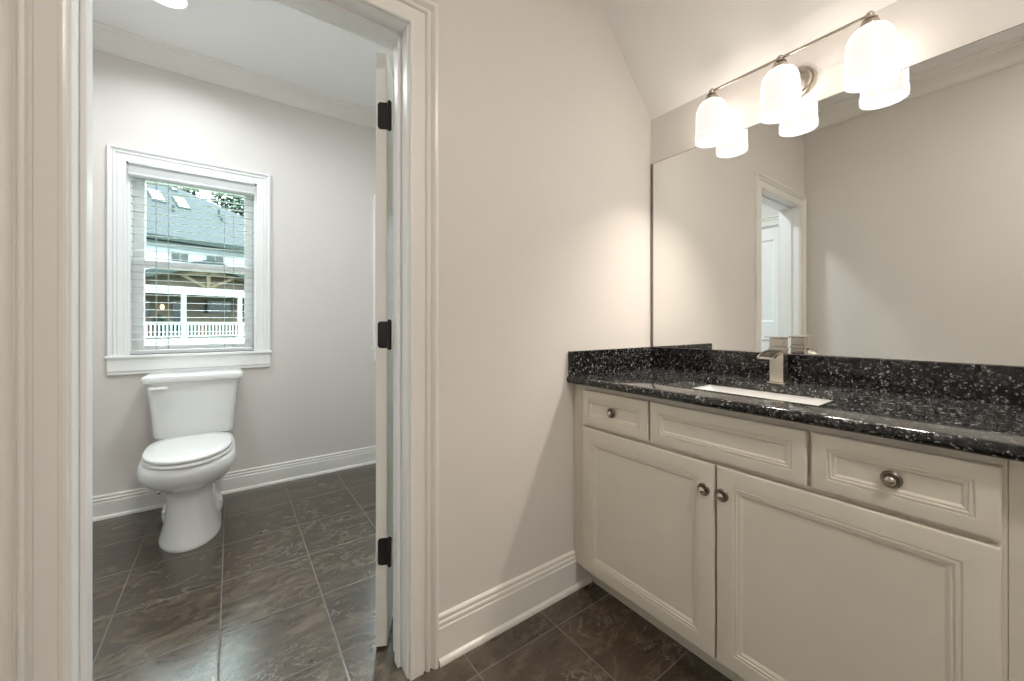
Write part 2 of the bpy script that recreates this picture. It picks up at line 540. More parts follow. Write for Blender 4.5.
# black hinges: leaf plates on the door edge plus the knuckle
for zc in (1.802, 1.062, .329):
    hm = MB()
    hh, r = .045, .010
    y_in, y_out = -.0415, -.0065       # from the knuckle to the rounded far side
    outline = [(y_in, -hh)]
    for k in range(7):
        t = -pi / 2 + k / 6 * pi / 2
        outline.append((y_out - r + r * cos(t), -hh + r + r * sin(t)))
    for k in range(7):
        t = k / 6 * pi / 2
        outline.append((y_out - r + r * cos(t), hh - r + r * sin(t)))
    outline.append((y_in, hh))
    hm.loft([[Vector((xx, q[0], zc + q[1])) for q in outline] for xx in (-.0025, .0005)])
    ho = hm.build('hinge', 'black', door1, 18)
    ho.matrix_world = Rz
    kb = MB()
    kb.lathe([(.0001, zc - .052), (.004, zc - .051), (.0068, zc - .047), (.0068, zc + .047), (.004, zc + .051), (.0001, zc + .052)], (pin.x + .0005, pin.y - .002, 0), n=16)
    kb.build('knuckle', 'black', ho, 40).matrix_parent_inverse = Rz.inverted()
lk = MB()
for s_ in (.0, 1):
    yy = .0 if s_ == 0 else -.036
    d = 1 if s_ == 0 else -1
    lk.lathe([(.026, 0), (.026, .006 * d), (.012, .010 * d), (.010, .035 * d), (.022, .045 * d), (.027, .056 * d), (.022, .066 * d), (.0005, .069 * d)], (.635, yy, .95), axis='y', n=24)
ko = lk.build('door_knob', 'black', door1); ko.matrix_world = Rz

# closed panel door in the left wall of the toilet room (seen in the mirror)
door2 = struct_empty('door_2')
mb = MB(); panel_leaf(mb, D2B - D2A - .01, 2.01, .036)
o = mb.build('leaf', 'wtrim', door2, 18)
o.matrix_world = Matrix.Translation((XTL - .0415, D2B - .005, 0)) @ Matrix.Rotation(radians(-90), 4, 'Z') @ Matrix.Translation((0, .036, 0))
mb = MB()
mb.box(XTL - .12, XTL, D2A - .001, D2A + .003, 0, 2.03).box(XTL - .12, XTL, D2B - .003, D2B + .001, 0, 2.03).box(XTL - .12, XTL, D2A, D2B, 2.022, 2.031)
mb.box(XTL - .06, XTL - .042, D2A, D2A + .02, 0, 2.03).box(XTL - .06, XTL - .042, D2B - .02, D2B, 0, 2.03).box(XTL - .06, XTL - .042, D2A, D2B, 2.0, 2.03)
mb.build('jamb', 'wtrim', door2, 18)
mb = MB()
mb.sweep([((XTL, D2A + .004, 0), (0, -1, 0)), ((XTL, D2A + .004, 2.03), (0, -1, 1)), ((XTL, D2B - .004, 2.03), (0, 1, 1)), ((XTL, D2B - .004, 0), (0, 1, 0))], CAS, (1, 0, 0))
mb.build('casing', 'trim', door2, 18)

# ------------------------------------------------------------------ windows
def window(name, ox):
    e = struct_empty(name)
    x0, x1 = WX0 + ox, WX1 + ox
    y = YB
    mb = MB()
    path = [((x0 - .002, y, WZ0 - .002), (-1, 0, 0)), ((x0 - .002, y, WZ1), (-1, 0, 1)), ((x1 + .002, y, WZ1), (1, 0, 1)), ((x1 + .002, y, WZ0 - .002), (1, 0, 0))]
    mb.sweep(path, [(a * .83, h) for a, h in CAS], (0, -1, 0))
    mb.build('casing', 'wtrim', e, 18)
    mb = MB()
    mb.box(x0 - .088, x1 + .088, y - .032, y, WZ0 - .012, WZ0 + .004, .004).box(x0 - .001, x1 + .001, y, y + .06, WZ0 - .001, WZ0 + .004)
    mb.build('window_stool', 'wtrim', e, 18)
    mb = MB()
    pr = [(y, WZ0 - .012), (y - .020, WZ0 - .012), (y - .020, WZ0 - .085), (y - .016, WZ0 - .090), (y - .016, WZ0 - .104), (y - .012, WZ0 - .108), (y, WZ0 - .108)]
    mb.loft([[Vector((x, a, b)) for a, b in pr] for x in (x0 - .078, x1 + .078)])
    mb.build('apron', 'wtrim', e, 18)
    mb = MB()      # frame lining of the opening
    for a, b in ((x0, x0 + .012), (x1 - .012, x1)):
        mb.box(a, b, y, y + .14, WZ0, WZ1)
    mb.box(x0, x1, y, y + .14, WZ1 - .012, WZ1).box(x0, x1, y + .055, y + .15, WZ0 - .02, WZ0 + .016)
    mb.build('window_frame', 'wtrim', e, 18)
    gx0, gx1 = x0 + .012, x1 - .012
    def sash(nm, za, zb, ya, rail_b, rail_t, st=.052):
        mb = MB()
        mb.box(gx0, gx0 + st, ya, ya + .034, za, zb, .002).box(gx1 - st, gx1, ya, ya + .034, za, zb, .002)
        mb.box(gx0 + st, gx1 - st, ya, ya + .034, za, za + rail_b, .002).box(gx0 + st, gx1 - st, ya, ya + .034, zb - rail_t, zb, .002)
        s = mb.build(nm, 'vinyl', e, 18)
        g = MB().box(gx0 + st - .004, gx1 - st + .004, ya + .015, ya + .019, za + rail_b - .004, zb - rail_t + .004).build('pane', 'glass', s, 0)
    sash('lower_sash', WZ0 + .016, 1.482, y + .062, .040, .046)
    sash('upper_sash', 1.440, WZ1 - .012, y + .098, .040, .050)
window('window_1', 0)
window('window_2', W2)

# blind in the window over the toilet
bl = thing('window_blind', 'white wide-slat blind hanging open in the window above the toilet', 'blind', ((WX0 + WX1) / 2, YB, 1.96))
def blocal(o): o.matrix_parent_inverse = Matrix.Translation((-(WX0 + WX1) / 2, -YB, -1.96)); return o
bx0, bx1 = WX0 + .006, WX1 - .006
mb = MB()
vp = [(.010, 2.030), (-.030, 2.030), (-.032, 2.024), (-.026, 2.018), (-.022, 2.010), (-.022, 1.975), (-.027, 1.970), (-.030, 1.962), (-.026, 1.954), (-.018, 1.952), (.010, 1.952)]
mb.loft([[Vector((x, YB + a, b)) for a, b in vp] for x in (bx0 + .004, bx1 - .004)])
blocal(mb.build('valance', 'slat', bl, 18))
zz = 1.938
nsl = 0
while zz > .965:
    mb = MB()
    prs = []
    for k in range(7):
        t = -1 + 2 * k / 6
        prs.append((.031 + .0160 * t, .0012 * (1 - t * t) + .0007))
    for k in range(7):
        t = 1 - 2 * k / 6
        prs.append((.031 + .0160 * t, .0012 * (1 - t * t) - .0007))
    mb.loft([[Vector((x, YB + a - .003, zz + b + (a - .031) * .03)) for a, b in prs] for x in (bx0 + .006, bx1 - .006)])
    blocal(mb.build('slat', 'slat', bl, 40))
    zz -= .0445; nsl += 1
blocal(MB().box(bx0 + .006, bx1 - .006, YB + .003, YB + .053, .920, .942, .005).build('bottom_rail', 'slat', bl, 18))
for cx in (-.365, -.310, -.035, .014):
    mb = MB()
    mb.tube([(cx, YB + .011, .942), (cx, YB + .011, 1.955)], .0013, 6).tube([(cx, YB + .045, .942), (cx, YB + .045, 1.955)], .0013, 6)
    blocal(mb.build('ladder_cord', 'cord', bl, 40))
mb = MB()
mb.tube([(.116, YB + .0, 1.95), (.118, YB - .004, .98)], .0012, 6)
mb.lathe([(.0008, .985), (.004, .975), (.006, .950), (.005, .930), (.0005, .928)], (.118, YB - .004, 0), n=12)
blocal(mb.build('tilt_cord', 'cord', bl, 40))

# ------------------------------------------------------------------ toilet
TX = -.170
toilet = thing('toilet', 'white two-piece elongated toilet with closed lid under the window', 'toilet', (TX, 2.80, 0))
def tl(o): o.matrix_parent_inverse = Matrix.Translation((-TX, -2.80, 0)); return o
def egg(z, a, yf, yb, ym, n=56, sq=1.0, dx=0):
    """egg outline: half width a at y=ym, front tip yf, back yb; sq<1 squares the back"""
    r = []
    for i in range(n):
        t = 2 * pi * i / n
        c, s_ = cos(t), sin(t)
        if c >= 0:
            y = ym - (ym - yf) * c; x = a * s_
        else:
            y = ym + (yb - ym) * (abs(c) ** sq); x = a * (abs(s_) ** sq) * (1 if s_ > 0 else -1)
        r.append(Vector((TX + dx + x, y, z)))
    return r
secs = [(0, .126, 2.440, 2.985, 2.66, .55), (.006, .128, 2.438, 2.985, 2.66, .55), (.018, .126, 2.442, 2.985, 2.66, .55), (.045, .118, 2.458, 2.985, 2.66, .55),
        (.10, .107, 2.476, 2.98, 2.66, .6), (.17, .100, 2.490, 2.975, 2.66, .6), (.235, .099, 2.494, 2.975, 2.65, .65), (.265, .103, 2.484, 2.975, 2.64, .65),
        (.285, .122, 2.450, 2.975, 2.62, .6), (.303, .145, 2.410, 2.975, 2.60, .55), (.325, .165, 2.368, 2.98, 2.58, .5), (.350, .182, 2.335, 2.985, 2.57, .45),
        (.378, .192, 2.312, 2.99, 2.565, .42), (.402, .194, 2.303, 2.995, 2.565, .42), (.424, .189, 2.302, 3.0, 2.565, .42), (.436, .183, 2.308, 3.0, 2.565, .42), (.440, .174, 2.318, 2.99, 2.565, .42)]
mb = MB()
mb.loft([egg(z, a, yf, yb, ym, sq=q) for z, a, yf, yb, ym, q in secs])
# trapway bulges low on both sides
for s_ in (-1, 1):
    b2 = bmesh.new()
    bmesh.ops.create_uvsphere(b2, u_segments=20, v_segments=12, radius=1)
    mb._merge(b2, Matrix.Translation((TX + s_ * .088, 2.80, .075)) @ Matrix.Diagonal((.046, .10, .066, 1)))
tl(mb.build('bowl', 'porcelain', toilet, 50))
for s_ in (-1, 1):
    mb = MB().lathe([(.0105, 0), (.0105, .008 * s_), (.008, .013 * s_), (.0005, .0145 * s_)], (TX + s_ * .112, 2.735, .105), axis='x', n=18)
    tl(mb.build('bolt_cap', 'plastic', toilet, 50))
# seat ring and lid
def slab(name, mat, z0, z1, a, yf, yb, sq, dome=0.0, ym=2.565, r=.006):
    mb = MB()
    rings = [egg(z0, a - r, yf + r, yb - r, ym, sq=sq), egg(z0 + r * .5, a - r * .2, yf + r * .2, yb - r * .2, ym, sq=sq), egg((z0 + z1) / 2, a, yf, yb, ym, sq=sq),
             egg(z1 - r * .6, a - r * .2, yf + r * .2, yb - r * .2, ym, sq=sq), egg(z1, a - r, yf + r, yb - r, ym, sq=sq)]
    if dome:
        rings.append(egg(z1 + dome * .6, a * .7, ym - (ym - yf) * .75, ym + (yb - ym) * .8, ym, sq=sq))
        rings.append(egg(z1 + dome, a * .25, ym - (ym - yf) * .3, ym + (yb - ym) * .4, ym, sq=sq))
    mb.loft(rings)
    return tl(mb.build(name, mat, toilet, 50))
slab('seat', 'plastic', .4420, .4590, .178, 2.297, 2.800, .6)
slab('lid', 'plastic', .4635, .4815, .175, 2.297, 2.800, .6, dome=.004)
for s_ in (-1, 1):
    mb = MB().box(TX + s_ * .07 - .022, TX + s_ * .07 + .022, 2.795, 2.835, .439, .474, .008, 3)
    tl(mb.build('seat_hinge', 'plastic', toilet, 50))
# tank
def rrect(z, x0, x1, y0, y1, r, k=6, bow=0.0):
    pts = []
    for cx, cy, a0 in ((x1 - r, y1 - r, 0), (x0 + r, y1 - r, 90), (x0 + r, y0 + r, 180), (x1 - r, y0 + r, 270)):
        for i in range(k + 1):
            t = radians(a0 + 90 * i / k)
            x, y = cx + r * cos(t), cy + r * sin(t)
            if bow and y < (y0 + y1) / 2:
                u = (x - (x0 + x1) / 2) / ((x1 - x0) / 2)
                y -= bow * (1 - u * u)
            pts.append(Vector((x, y, z)))
    return pts
mb = MB()
tk = []
for z, hw, yf in ((.440, .165, 2.955), (.444, .176, 2.940), (.460, .184, 2.930), (.525, .188, 2.922), (.60, .193, 2.914), (.68, .201, 2.904), (.768, .212, 2.893)):
    tk.append(rrect(z, TX - hw, TX + hw, yf, 3.098, .028))
mb.loft(tk)
tl(mb.build('tank', 'porcelain', toilet, 40))
mb = MB()
ld = []
for z, g in ((.767, .010), (.770, .003), (.778, 0), (.794, 0), (.803, .004), (.808, .012), (.810, .024)):
    ld.append(rrect(z, TX - .231 + g, TX + .231 - g, 2.874 + g, 3.106 - g * .4, .034, 8))
mb.loft(ld)
tl(mb.build('tank_lid', 'porcelain', toilet, 40))
mb = MB()
mb.lathe([(.013, 0), (.013, -.012), (.010, -.016), (.0005, -.017)], (TX - .184, 2.901, .738), axis='y', n=20)
mb.tube([(TX - .186, 2.884, .738), (TX - .165, 2.880, .739), (TX - .135, 2.880, .739), (TX - .120, 2.881, .738), (TX - .115, 2.882, .738)], [.008, .0085, .011, .010, .004], 14)
tl(mb.build('flush_lever', 'plastic', toilet, 50))

# water supply stop on the wall behind
sv = thing('supply_valve', 'small chrome water stop valve on the wall left of the toilet base', 'valve', (-.338, 3.115, .128))
def svl(o): o.matrix_parent_inverse = Matrix.Translation((.338, -3.115, -.128)); return o
mb = MB()
mb.tube([(-.338, 3.1160, .128), (-.338, 3.03, .128)], .0075).lathe([(.028, 3.1165), (.026, 3.110), (.012, 3.104)], (-.338, 0, .128), axis='y', n=24, cap1=True)
mb.tube([(-.338, 3.045, .112), (-.338, 3.045, .155)], .0105)
svl(mb.build('valve_body', 'chrome', sv, 40))
mb = MB().lathe([(.006, 3.03), (.015, 3.022), (.017, 3.012), (.013, 3.004), (.0005, 3.002)], (-.338, 0, .128), axis='y', n=18, ell=.75)
svl(mb.build('handle', 'chrome', sv, 40))
mb = MB().tube([(-.338, 3.045, .155), (-.338, 3.045, .21), (-.330, 3.04, .28), (-.322, 3.03, .35), (-.320, 3.02, .436)], .006, 10)
svl(mb.build('supply_hose', 'hose', sv, 40))

# recessed ceiling lights: real above the toilet, the others added as unseen fill
def can_light(x, y, label, watts, warm, spread=145):
    e = thing('recessed_light', label, 'ceiling light', (x, y, ZC), 0, 'recessed ceiling downlights')
    mb = MB().lathe([(.100, -.0005), (.100, -.003), (.095, -.005), (.088, -.005), (.085, -.002), (.085, -.0005)], n=48)
    mb.build('trim_ring', 'wtrim', e, 40)
    mb = MB().lathe([(.085, -.003), (.05, -.005), (.0005, -.0055)], n=48)
    mb.build('lens', 'canlens', e, 60)
    ld = bpy.data.lights.new('recessed_lamp', 'AREA'); ld.shape = 'DISK'; ld.size = .18
    ld.energy = watts; ld.color = warm; ld.spread = radians(spread)
    lo = bpy.data.objects.new('recessed_lamp', ld); C.objects.link(lo)
    lo.location = (0, 0, -.012); lo.parent = e
    return e
can_light(-.268, 2.580, 'lit round recessed downlight in the ceiling above the toilet', CAN_W, (.89, .95, 1.0))
can_light(.35, 1.85, 'added unseen fill downlight in the ceiling just inside the open doorway', 9.0, (.89, .95, 1.0), 170)  # invented lamp out of view, lifts the ambient light of the toilet room
can_light(.55, -.70, 'added unseen fill downlight in the flat ceiling before the vanity', CAN2_W, (1.0, .95, .88), 178)  # invented lamp behind the camera, fills cabinet fronts and partition

# ------------------------------------------------------------------ vanity cabinet
VY0, VY1 = -.45, 1.162
cab = thing('vanity_cabinet', 'cream painted vanity base cabinet with panelled doors under the black granite', 'cabinet', (1.42, .36, 0))
def cl(o): o.matrix_parent_inverse = Matrix.Translation((-1.42, -.36, 0)); return o
XF = 1.160
mb = MB()
# face frame: stiles and rails, 2 cm thick
mb.box(XF, XF + .02, 1.085, VY1, .110, .854, .001).box(XF, XF + .02,   .0455, .062, .110, .854, .001)
mb.box(XF, XF + .02, .062, 1.085, .822, .854).box(XF, XF + .02, .062, 1.085, .110, .135).box(XF, XF + .02, .062, 1.085, .680, .712)
mb.box(XF, XF + .02, .560, .580, .135, .680).box(XF, XF + .02, .780, .803, .712, .822).box(XF, XF + .02, .333, .357, .712, .822)
cl(mb.build('face_frame', 'cab', cab, 18))
mb = MB()
mb.box(XF + .02, 1.690, VY1 - .018, VY1, .110, .854).box(XF + .02, 1.690, VY0, VY0 + .018, .0, .854)
mb.box(XF + .02, 1.690, VY0 + .018, VY1 - .018, .110, .128).box(1.684, 1.690, VY0 + .018, VY1 - .018, .128, .854)
cl(mb.build('carcass', 'cab', cab, 18))
cl(MB().box(XF + .0005, XF + .02, VY0, .0449, .110, .854, .0015).build('filler_panel', 'cab', cab, 18))
cl(MB().box(1.250, 1.268, VY0 + .018, VY1, .0, .110).build('toe_kick', 'cab', cab, 18))

def panel_front(y0, y1, z0, z1, xf, t, steps):
    """cabinet front facing -X: concentric rectangles (inset, depth)"""
    mb = MB()
    rings = [[Vector((xf + t, y0, z0)), Vector((xf + t, y1, z0)), Vector((xf + t, y1, z1)), Vector((xf + t, y0, z1))]]
    for i, d in steps:
        rings.append([Vector((xf + d, y0 + i, z0 + i)), Vector((xf + d, y1 - i, z0 + i)), Vector((xf + d, y1 - i, z1 - i)), Vector((xf + d, y0 + i, z1 - i))])
    mb.loft(rings)
    return mb
ST_DOOR = [(0, .0035), (.001, .0015), (.003, .0005), (.0055, 0), (.046, 0), (.0475, .0022), (.0495, .0022), (.0510, .0005), (.0555, .0005), (.0575, .0030), (.0600, .0032),
           (.0615, .0024), (.0640, .0030), (.0680, .0052), (.0700, .0062), (.0725, .0062)]
ST_DRAW = [(0, .0035), (.001, .0015), (.003, .0005), (.0055, 0), (.031, 0), (.0322, .0022), (.0338, .0022), (.0350, .0005), (.0385, .0005), (.0400, .0030), (.0420, .0032),
           (.0432, .0024), (.0450, .0030), (.0480, .0052), (.0495, .0062), (.0510, .0062)]
XD = 1.1405
fronts = [('drawer', .796, 1.096, .7000, .8360, ST_DRAW, (.952, .768)), ('false_drawer_front', .3490, .788, .7000, .8360, ST_DRAW, None), ('drawer', .0515, .3400, .7000, .8360, ST_DRAW, (.198, .768)),
          ('cabinet_door', .5735, 1.097, .1210, .6880, ST_DOOR, (.604, .607)), ('cabinet_door', .0520, .5665, .1210, .6880, ST_DOOR, (.5505, .608))]
for nm, a, b_, c, d, st, kn in fronts:
    o = cl(panel_front(a, b_, c, d, XD, .0185, st).build(nm, 'cab', cab, 15))
    if kn:
        kb = []
        y, z = kn
        k = MB()
        k.lathe([(.0180, .0005), (.0182, -.0022), (.0168, -.0040), (.0152, -.0036), (.0140, -.0046), (.0122, -.0040), (.0106, -.0030), (.0062, -.0028), (.0055, -.0120)], (XD, y, z), axis='x', n=40)
        kk = cl(k.build('knob', 'pewter', o, 30))
        k = MB()
        k.lathe([(.0050, -.0060), (.0078, -.0080), (.0096, -.0110), (.0096, -.0140), (.0074, -.0168), (.0042, -.0180), (.0002, -.0184)], (XD, y, z), axis='x', n=36)
        # bright worn cap belongs to the same knob: join by adding as second piece of the knob's own mesh
        me2 = k.build('knob_cap', 'pewter2', None, 50)
        bmj = bmesh.new(); bmj.from_mesh(kk.data)
        n0 = len(bmj.faces); bmj.from_mesh(me2.data)
        bmj.faces.ensure_lookup_table()
        for f in bmj.faces[n0:]:
            f.material_index = 1
        bmj.to_mesh(kk.data); bmj.free()
        kk.data.materials.append(M['pewter2'])
        bpy.data.objects.remove(me2)
        kk.parent = o; kk.matrix_parent_inverse = Matrix.Identity(4)

# ------------------------------------------------------------------ granite top
HX0, HX1, HY0, HY1 = 1.245, 1.553, .355, .798
ZT, ZB = .885, .8555
top = thing('granite_countertop', 'polished black speckled granite vanity top with a rectangular sink cut-out', 'countertop', (1.42, .36, ZB))
def tp(o): o.matrix_parent_inverse = Matrix.Translation((-1.42, -.36, -ZB)); return o
mb = MB()
r = (ZT - ZB) / 2
xf0 = 1.118 + r
xs = [xf0, HX0, HX1, XM - .001]; ys = [VY0 - .012, HY0, HY1, YP - .001]
bmv = {}
def V(x, y, z):
    k = (round(x, 5), round(y, 5), round(z, 5))
    if k not in bmv: bmv[k] = mb.bm.verts.new(k)
    return bmv[k]
def F(*p):
    try: mb.bm.faces.new([V(*q) for q in p])
    except ValueError: pass
for i in range(3):
    for j in range(3):
        if i == 1 and j == 1: continue
        for z in (ZT, ZB):
            F((xs[i], ys[j], z), (xs[i + 1], ys[j], z), (xs[i + 1], ys[j + 1], z), (xs[i], ys[j + 1], z))
F((HX0, HY0, ZT), (HX1, HY0, ZT), (HX1, HY0, ZB), (HX0, HY0, ZB)); F((HX0, HY1, ZT), (HX1, HY1, ZT), (HX1, HY1, ZB), (HX0, HY1, ZB))
F((HX0, HY0, ZT), (HX0, HY1, ZT), (HX0, HY1, ZB), (HX0, HY0, ZB)); F((HX1, HY0, ZT), (HX1, HY1, ZT), (HX1, HY1, ZB), (HX1, HY0, ZB))
for j in range(3):
    F((xs[3], ys[j], ZT), (xs[3], ys[j + 1], ZT), (xs[3], ys[j + 1], ZB), (xs[3], ys[j], ZB))
for i in range(3):
    for y in (ys[0], ys[3]):
        F((xs[i], y, ZT), (xs[i + 1], y, ZT), (xs[i + 1], y, ZB), (xs[i], y, ZB))
K = 10
arc = [(xf0 - r * sin(pi * k / K), (ZT + ZB) / 2 + r * cos(pi * k / K)) for k in range(K + 1)]
for k in range(K):
    for j in range(3):
        F((arc[k][0], ys[j], arc[k][1]), (arc[k][0], ys[j + 1], arc[k][1]), (arc[k + 1][0], ys[j + 1], arc[k + 1][1]), (arc[k + 1][0], ys[j], arc[k + 1][1]))
for y in (ys[0], ys[3]):
    mb.bm.faces.new([V(a, y, c) for a, c in arc])
tp(mb.build('slab', 'granite', top, 30))
tp(MB().box(XM - .021, XM - .001, VY0 - .01, YP - .001, ZT, .9855, .0015).build('backsplash', 'granite', top, 18))
tp(MB().box(1.126, XM - .0212, YP - .021, YP - .001, ZT, .9855, .0015).build('side_splash', 'granite', top, 18))

# sink
sink = thing('undermount_sink', 'white rectangular undermount basin set into the black granite', 'sink', (1.40, .577, .70))
def sk(o): o.matrix_parent_inverse = Matrix.Translation((-1.40, -.577, -.70)); return o
mb = MB()
rs = []
for z, g, rr in ((.835, .022, .02), (.8552, .022, .02), (.8552, -.006, .02), (.845, -.002, .022), (.76, .012, .03), (.735, .022, .035), (.722, .045, .04), (.718, .09, .04)):
    rs.append(rrect(z, HX0 - (.022 if z > .85 and g > 0 or z < .84 and g == .022 and rr == .02 else 0) + (0 if g == .022 and rr == .02 else max(g, -.006)), HX1 + (.022 if g == .022 and rr == .02 else 0) - (0 if g == .022 and rr == .02 else max(g, -.006)),
                    HY0 - (.022 if g == .022 and rr == .02 else 0) + (0 if g == .022 and rr == .02 else g), HY1 + (.022 if g == .022 and rr == .02 else 0) - (0 if g == .022 and rr == .02 else g), rr))
mb.loft(rs, cap0=False)
sk(mb.build('basin', 'porcelain', sink, 40))
mb = MB().lathe([(.024, .7185), (.024, .7205), (.018, .7215), (.016, .7195), (.0005, .7195)], (1.42, .577, 0), n=28)
sk(mb.build('drain', 'nickel', sink, 40))

# faucet
FX, FY = 1.592, .570
fa = thing('bathroom_faucet', 'square brushed nickel waterfall faucet standing behind the sink', 'faucet', (FX, FY, ZT))
def fl(o): o.matrix_parent_inverse = Matrix.Translation((-FX, -FY, -ZT)); return o
fl(MB().box(FX - .028, FX + .028, FY - .028, FY + .028, ZT, ZT + .006, .0015).build('base_plate', 'nickel', fa, 18))
mb = MB().box(FX - .022, FX + .022, FY - .022, FY + .022, ZT + .006, 1.004, .0015)
fl(mb.build('body', 'nickel', fa, 18))
# open waterfall trough: floor, two low side walls and a rounded front lip
cl_ = [(FX - .018 - .092 * k / 10, 1.0005 - .019 * (k / 10) ** 2) for k in range(11)]
def strip(mb, ya, yb, dz0, dz1, pts):
    mb.loft([[Vector((x, ya, z + dz0)), Vector((x, yb, z + dz0)), Vector((x, yb, z + dz1)), Vector((x, ya, z + dz1))] for x, z in pts])
mb = MB()
strip(mb, FY - .0255, FY + .0255, -.0040, .0, cl_)
strip(mb, FY - .0255, FY - .0225, .0, .0055, cl_); strip(mb, FY + .0225, FY + .0255, .0, .0055, cl_)
spout = fl(mb.build('spout', 'nickel', fa, 40))
mb = MB()
strip(mb, FY - .0223, FY + .0223, .0002, .0012, cl_[:10])  # thin dark sheet covering the trough floor
ch = fl(mb.build('spout_channel', 'channel', None, 40)); ch.parent = spout; ch.matrix_parent_inverse = Matrix.Identity(4)
mb = MB()
mb.box(FX - .0235, FX + .0235, FY - .0235, FY + .0235, 1.0045, 1.0145, .001).box(FX - .021, FX + .021, FY - .021, FY + .021, 1.0145, 1.0175).box(FX - .0215, FX + .0215, FY - .0215, FY + .0215, 1.0175, 1.048, .0015)
fl(mb.build('handle', 'nickel', fa, 18))
mb = MB().box(-.028, .052, -.026, .026, 0, .0035, .001, mat=Matrix.Translation((FX, FY, 1.0482)) @ Matrix.Rotation(pi, 4, 'Z') @ Matrix.Rotation(radians(-2), 4, 'Y'))
fl(mb.build('lever', 'nickel', fa, 18))

# ------------------------------------------------------------------ mirror
mi = thing('wall_mirror', 'wide frameless wall mirror above the granite backsplash', 'mirror', (XM, .40, .99))
def ml(o): o.matrix_parent_inverse = Matrix.Translation((-XM, -.40, -.99)); return o
MY0, MY1, MZ0, MZ1 = -.40, 1.1485, .9875, 1.889
ml(MB().box(XM - .006, XM - .0010, MY0, MY1, MZ0, MZ1).build('mirror_glass', 'mirror', mi, 0))
mb = MB().box(XM - .0075, XM - .0008, MY1 + .0002, MY1 + .0125, MZ0, MZ1 + .0015, .0005).box(XM - .0065, XM - .0008, MY0, MY1, MZ1 + .0001, MZ1 + .0022)
ml(mb.build('edge_strip', 'edge', mi, 0))

# ------------------------------------------------------------------ vanity light
LX, LYs = 1.605, (.816, .570, .327)
vl = thing('vanity_light', 'three-shade brushed nickel vanity light bar on the wall above the mirror', 'wall light', (XM, .57, 1.99))
def vll(o): o.matrix_parent_inverse = Matrix.Translation((-XM, -.57, -1.99)); return o
ZBAR = 2.056
mb = MB().lathe([(.058, -.0005), (.058, -.006), (.054, -.012), (.046, -.014), (.043, -.020), (.034, -.024), (.0005, -.025)], (XM, .545, 1.985), axis='x', n=44)
vll(mb.build('backplate', 'nickel', vl, 35))
mb = MB().tube([(XM - .022, .545, 1.985), (XM - .045, .545, 1.99), (XM - .065, .553, 2.01), (XM - .082, .562, 2.04), (LX, .568, ZBAR)], .007)
vll(mb.build('arm', 'nickel', vl, 40))
mb = MB().tube([(LX, .325, ZBAR), (LX, .818, ZBAR)], .0052)
for y in (.323, .820):
    b2 = bmesh.new(); bmesh.ops.create_uvsphere(b2, u_segments=16, v_segments=10, radius=.0075); mb._merge(b2, Matrix.Translation((LX, y, ZBAR)))
vll(mb.build('bar', 'nickel', vl, 40))
SH = [(.0160, 2.020), (.030, 2.0165), (.0430, 2.007), (.0520, 1.994), (.0570, 1.978), (.0588, 1.960), (.0594, 1.930), (.0597, 1.890), (.0597, 1.879), (.0618, 1.8765), (.0622, 1.871),
      (.0618, 1.8505), (.0595, 1.8490)]
SH_IN = [(.0595, 1.8490), (.0582, 1.851), (.0580, 1.872), (.0570, 1.890), (.0566, 1.930), (.0560, 1.958), (.0543, 1.976), (.0495, 1.991), (.0410, 2.0035), (.0285, 2.013), (.0160, 2.0165)]
for y in LYs:
    mb = MB()
    mb.lathe([(.0005, ZBAR + .011), (.007, ZBAR + .009), (.0105, ZBAR + .003), (.0105, ZBAR - .004), (.007, ZBAR - .009), (.0065, ZBAR - .012), (.019, ZBAR - .0135), (.020, ZBAR - .0160), (.0115, ZBAR - .0180),
              (.0115, ZBAR - .0210), (.0225, ZBAR - .0235), (.0245, ZBAR - .029), (.0245, ZBAR - .0385), (.0185, ZBAR - .042), (.012, ZBAR - .050), (.0005, ZBAR - .050)], (LX, y, 0), n=36)
    vll(mb.build('socket_cup', 'nickel', vl, 40))
    mb = MB().lathe(SH, (LX, y, 0), n=56)
    nf = len(mb.bm.faces)
    mb.lathe(SH_IN, (LX, y, 0), n=56)
    mb.bm.faces.ensure_lookup_table()
    for f in mb.bm.faces[nf:]: f.material_index = 1
    so = vll(mb.build('glass_shade', 'shade', vl, 50)); so.data.materials.append(M['shade_in'])
    mb = MB().lathe([(.0005, 1.905), (.012, 1.908), (.021, 1.920), (.0235, 1.934), (.019, 1.952), (.013, 1.970), (.012, 2.000), (.0005, 2.001)], (LX, y, 0), n=24)
    bo = mb.build('bulb', 'bulb', so, 60)
    ld = bpy.data.lights.new('vanity_lamp', 'POINT'); ld.energy = VANITY_W; ld.color = (1.0, .90, .78); ld.shadow_soft_size = .04
    lo = bpy.data.objects.new('vanity_lamp', ld); C.objects.link(lo); lo.location = (LX, y, 1.93)

